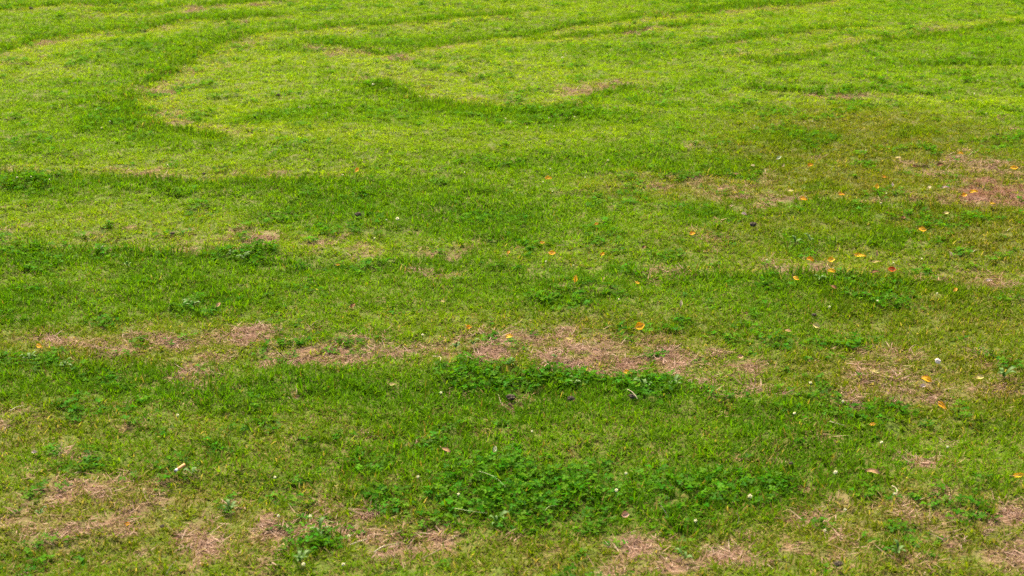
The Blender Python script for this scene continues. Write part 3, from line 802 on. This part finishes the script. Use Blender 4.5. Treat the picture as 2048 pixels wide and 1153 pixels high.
FLOWERS = [(325,90),(318,116),(203,256),(220,243),(193,219),(256,20),(598,215),(653,226),(677,181),(521,50),(34,355),(99,359),(62,354),(335,330),(685,350),(149,273),
 (1125,116,1.6),(746,169,1.5),(840,193),(1011,237),(1021,244),(1055,255),(1098,236),(1108,253),(1149,234),(1216,321),(1101,338),(929,345),(1086,364),(1170,355),(1105,383),
 (1690,26),(1772,34),(1750,116),(1702,166),(1949,188,1.3),(1854,109),(2042,193),(1509,251),(1625,243),(1732,301),(1816,29),(1955,161),(1973,227),
 (795,438,1.3),(773,440),(749,477),(845,670),(1092,523),(1147,531),(1238,599),(1844,518),(1773,387),(1534,520),(1787,526),(1874,587),(1755,602),(1659,614),(1762,406),
 (557,1032),(620,1033),(607,1129),(686,1129),(550,955),(355,831),(836,954),(917,989),(698,1072),(1252,947),(1064,863,.8),(882,786),(1233,981,.8),
 (1500,993,1.05),(1671,945,1.0),(1895,894),(1589,827),(1391,1042),(1650,1061),(1686,803),(1763,885,.8),(1789,988),(1621,766,.8),(1690,1020,.6)]
for i, fl in enumerate(FLOWERS):
    px, py = fl[:2]; s = (fl[2] if len(fl) > 2 else .75) * random.uniform(.62, .85)
    o = link('clover_flower', FH); o.location = spot(px, py, .040); o.scale = (s,) * 3
    o.rotation_euler = (random.uniform(-.4, .4), random.uniform(-.4, .4), random.random() * 6)
    for nm, me in (('stem', FS), ('base_cup', FC)): link(nm, me, o)
    lab = {(1125,116): 'largest white clover flower on the bright far grass, standing alone', (746,169): 'big white clover flower at the dark tip of a mown curve',
           (1500,993): 'round white clover flower in the darkest lush clump', (1671,945): 'tall white clover flower beside a broad tan leaf',
           (795,438): 'large white clover flower in dark green mid lawn'}.get((px, py))
    if lab is None:
        if 1000 < px < 1160 and 225 < py < 260: lab = 'small white clover flower in the strip in front of the U shaped mown curve'
        elif px < 240 and 210 < py < 260: lab = 'tiny white clover flower in the dark clump outside the C shaped mown loop'
        elif px < 110 and 340 < py < 370: lab = 'white clover flower in the dark clover clump in front of a faded strip'
        elif py < 300: lab = 'tiny white speck of a clover flower on the bright far grass'
        elif py < 640: lab = 'small white clover flower in the mid lawn between pale and dark bands'
        elif px < 720 and py > 1000: lab = 'small white clover flower beside straw ground and low weeds'
        elif px > 1560: lab = 'small white clover flower in grass near dry patches and fallen leaves'
        else: lab = 'small white clover flower in the lush grass round the clover patches'
    tag(o, lab, 'flower', 'white clover flowers in the lawn')

# --- cigarette end
def cyl(x0, x1, r, sides=14, rough=0.0, seed=0):
    rr = random.Random(seed); co, fc = [], []; n = 5
    for i in range(n):
        x = x0 + (x1 - x0) * i / (n - 1)
        for k in range(sides):
            a = 6.2832 * k / sides; q = r * (1 + rr.uniform(-rough, rough)); co.append((x, math.cos(a) * q, math.sin(a) * q))
    for i in range(n - 1):
        for k in range(sides):
            a, b = i * sides + k, i * sides + (k + 1) % sides; fc.append((a, a + sides, b + sides, b))
    fc.append(tuple(range(sides))); fc.append(tuple((n - 1) * sides + k for k in range(sides))[::-1])
    return co, fc
e = bpy.data.objects.new('cigarette_end', None); COL.objects.link(e); e.empty_display_size = .02
e.location = spot(357, 938, .036); e.rotation_euler = (0, R(-18), R(42))
for nm, x0, x1, rad, mt, ro in (('filter', -.003, .021, .0041, M_FILTER, .02), ('paper', -.010, -.003, .0039, M_PAPER, .03), ('ash_tip', -.0135, -.010, .0034, M_ASH, .15)):
    link(nm, mesh_np(nm, *cyl(x0, x1, rad, 14, ro, 3), [mt]), e)
tag(e, 'orange cigarette end with white burnt tip lying in thin grass', 'cigarette end')

# --- clods of earth and a white stone
def lump(seed, sx, sy, sz, mat, name):
    bm = bmesh.new(); bmesh.ops.create_icosphere(bm, subdivisions=3, radius=1)
    rr = random.Random(seed); off = Vector((rr.random() * 9, rr.random() * 9, rr.random() * 9))
    from mathutils import noise as mn
    for v in bm.verts:
        k = 1 + .45 * mn.noise(v.co * 1.6 + off) + .25 * mn.noise(v.co * 4 + off)
        v.co = Vector((v.co.x * k * sx, v.co.y * k * sy, v.co.z * k * sz))
    me = bpy.data.meshes.new(name); bm.to_mesh(me); bm.free(); me.materials.append(mat)
    return me
for px, py, w, lab in ((716,429,12,'dark earth clod in lush mid lawn grass'), (408,348,8,'small dark clod at the front of a faded strip'),
        (557,190,8,'tiny dark clod inside the mown curve'), (345,467,9,'small dark clod in yellowish grass'), (1506,449,14,'dark crumbly earth clod below a lilac white petal'),
        (1628,630,10,'brown earth clod behind the round pale yellow leaf'), (1995,269,6,'tiny dark clod on olive grass'), (1022,795,18,'dark mouldy clod in a hollow in front of the clover row'),
        (1142,797,14,'brown clod beside a scrap of straw in front of the clover row'), (1265,793,14,'dark hollow clod under a pale stem'), (1582,927,9,'small black clod in lush grass'),
        (324,1053,9,'dark clod on straw ground'), (1676,1128,16,'dark clod among straw and grass'), (62,17,8,'dark clod on a mower edge')):
    m = metre_per_px(px, py) * w * .5
    o = link('earth_clod', lump(px, m, m * .8, m * .6, M_CLOD, 'earth_clod')); o.location = spot(px, py, m * .3 + .018)
    tag(o, lab, 'clod', 'clods of earth on the lawn')
m = metre_per_px(1876, 722) * 7
o = link('white_stone', lump(4, m * .8, m * .55, m * .8, M_PEB, 'white_stone')); o.location = spot(1876, 723, .032); o.rotation_euler = (R(20), 0, R(-40))
tag(o, 'small smooth white stone on thin dry grass', 'stone')

# --- loose stems and twigs
def stem(p0, p1, bend, rad, mat, label, name='dry_stem', lift=(.035, .035)):
    rad *= .75
    a, b = spot(*p0, lift[0]), spot(*p1, lift[1]); d = b - a
    side = Vector((-d.y, d.x, 0)).normalized()
    pts = []
    for i in range(8):
        t = i / 7; pts.append(tuple(d * t + side * bend * d.length * math.sin(math.pi * t) + Vector((0, 0, .004 * math.sin(math.pi * t)))))
    o = link(name, mesh_np(name, *tube(pts, rad, rad * .55, 6), [mat])); o.location = a
    # a joint half way along
    c, f = tube([pts[3], tuple((Vector(pts[3]) + Vector(pts[4])) / 2)], rad * 1.25, rad * 1.1, 6)
    link('node', mesh_np('node', c, f, [mat]), o)
    return tag(o, label, 'twig' if name == 'twig' else 'stem', 'loose stems and twigs on the lawn')
stem((1255,779),(1275,799),.03,.0010,M_PSTEM,'thin straight pale stem leaning by the end of the clover row')
stem((866,713),(880,723),.25,.0012,M_PSTEM,'short white curved stem on the left of the bald strip')
stem((347,506),(355,526),.10,.0013,M_GSTEM,'single long whitish green blade standing above mown grass','grass_stem',(.07,.01))
stem((748,1105),(798,1088),.08,.0016,M_PSTEM,'pale stem beside a heap of straw')
stem((1660,843),(1692,852),-.2,.0009,M_PSTEM,'pale arched stem in dark grass')
stem((1784,972),(1793,990),.1,.0012,M_PSTEM,'short white stem in grass beside straw')
stem((1818,702),(1833,690),.03,.0015,M_TWIG,'short brown twig on thin grass above a white stone','twig')
stem((1002,667),(1033,654),.06,.0018,M_TWIG,'brown forked twig behind the bald strip','twig')
stem((1113,493),(1135,492),.02,.0016,M_TWIG,'thin tan twig above an orange pointed leaf','twig')
stem((1946,504),(1957,501),.02,.0016,M_PSTEM,'short cream stem in lush grass')
stem((2014,463),(2027,457),.05,.0014,M_PSTEM,'thin cream stem on olive grass')
stem((332,1150),(352,1122),.06,.0010,M_PSTEM,'tall pale stem rising from straw',lift=(.02,.06))
stem((1474,1050),(1472,1026),.15,.0010,M_PSTEM,'bent pale stem in front of the darkest lush clump',lift=(.01,.05))
stem((958,943),(1012,976),.08,.0012,M_GSTEM,'long pale green grass stem lying over the large clover patch','grass_stem',(.06,.05))
stem((910,1017),(975,1027),-.12,.0014,M_GSTEM,'pale green runner along the front of the large clover patch','grass_stem',(.045,.035))
stem((1090,1022),(1112,1012),.1,.0012,M_GSTEM,'short pale green stalk at the front of the large clover patch','grass_stem',(.05,.05))
stem((1340,1040),(1322,1012),.1,.0010,M_PSTEM,'pale stalk between lush clump and straw',lift=(.01,.05))
stem((880,1098),(842,1118),.1,.0018,M_TWIG,'reddish brown bent stalk on a heap of straw','twig')
stem((700,1090),(735,1078),-.1,.0013,M_PSTEM,'faint pale stalk on straw ground left of the straw heap')
stem((20,823),(48,812),.05,.0013,M_PSTEM,'pale crossed stalk on scuffed ground')

# --- broad-leaved weeds, each a rosette of leaves
def rosette_leaf(L, W, rise, seed):
    r = random.Random(seed); co, fc = [], []; nu = 7
    for i in range(nu + 1):
        t = i / nu
        w = W * .5 * (.18 + .95 * math.sin(math.pi * (t ** 1.25) * .93)) * (1 + (.22 if i % 2 else -.12) * (1 if 1 < i < nu else 0))
        xx = L * t; z = rise * L * (math.sin(t * 2.2)) + .001
        for v in (-1, 0, 1): co.append((xx, v * w, z + abs(v) * w * .35))
    for i in range(nu):
        for j in range(2):
            a = i * 3 + j; fc.append((a, a + 3, a + 4, a + 1))
    n = len(co); co += [(x, y, z - .0005) for x, y, z in co]; fc += [tuple(n + k for k in reversed(f)) for f in fc]
    return mesh_np('leaf', co, fc, [M_WEED])
RL = [rosette_leaf(.045 + .008 * i, .013 + .004 * (i % 3), .34 + .12 * (i % 3), i) for i in range(6)]
RLB = []
for me in RL[:3]:
    c = me.copy(); c.materials.clear(); c.materials.append(M_WEEDB); RLB.append(c)
def weed(px, py, s, n, label, kind=RL):
    e = bpy.data.objects.new('broadleaf_weed', None); COL.objects.link(e); e.empty_display_size = .03
    e.location = spot(px, py, .012); e.rotation_euler.z = random.random() * 6; e.scale = (s * .42,) * 3
    for k in range(n):
        o = link('leaf', kind[k % len(kind)], e)
        o.rotation_euler = (random.uniform(-.2, .2), random.uniform(-.5, .1), 6.2832 * k / n + random.uniform(-.3, .3)); o.scale = (random.uniform(.75, 1.15),) * 3
    return tag(e, label, 'weed', 'broad-leaved weeds in the lawn')
weed(255,533,.9,7,'flat weed with whitish leaves in mid green grass',RLB)
weed(205,503,1.0,8,'low dark weed with pale leaf backs at the edge of yellowish grass',RLB)
weed(487,520,1.1,9,'dark leafy weed clump in mown grass')
weed(460,512,.9,7,'smaller dark weed touching a leafy weed clump')
weed(993,1047,1.2,6,'round leaved light green weed at the front of the large clover patch')
weed(1150,770,1.1,8,'bluish green weed in the clover row',RLB)
weed(1290,778,1.3,9,'dark broad weed beyond the gap in the clover row')
weed(1345,772,1.1,8,'dark weed at the far end of the clover row')
weed(60,722,1.2,9,'broad weed in the lush clover bank behind a scuffed patch')
weed(130,735,1.0,8,'leafy weed half way along the lush clover bank')
weed(458,1023,1.0,8,'small dark weed alone on straw ground')
weed(1590,487,1.1,8,'dark green weed among leaves scattered grass')
weed(1620,483,.9,7,'dull green weed next to a dark green weed')
weed(640,1068,1.1,8,'leafy weed in a small clover patch beside straw')
weed(600,1126,1.0,8,'dark weed beside two white flowers')
weed(1795,1108,1.0,8,'green weed tuft between straw patches')
weed(2008,756,1.2,9,'small bright green weed clump in thin dry grass')
weed(385,612,1.2,9,'spreading weed in a dark clump beside a small tan leaf')
weed(945,690,.8,7,'little green weed growing in the bald strip')
weed(912,697,.9,7,'bright green tuft of weed at the left of the bald strip')
weed(1018,730,.7,6,'yellow green weed just behind the clover row')
weed(1110,716,.7,6,'yellowish weed growing through the straw of the bald strip')
weed(1640,560,1.0,8,'weed in the dark band in front of yellow leaves')
weed(80,1030,.7,6,'small yellow green weed on straw')
weed(385,948,.9,7,'green weed beside the cigarette end')
weed(1370,1120,.8,6,'bright green weed in the straw hollow')
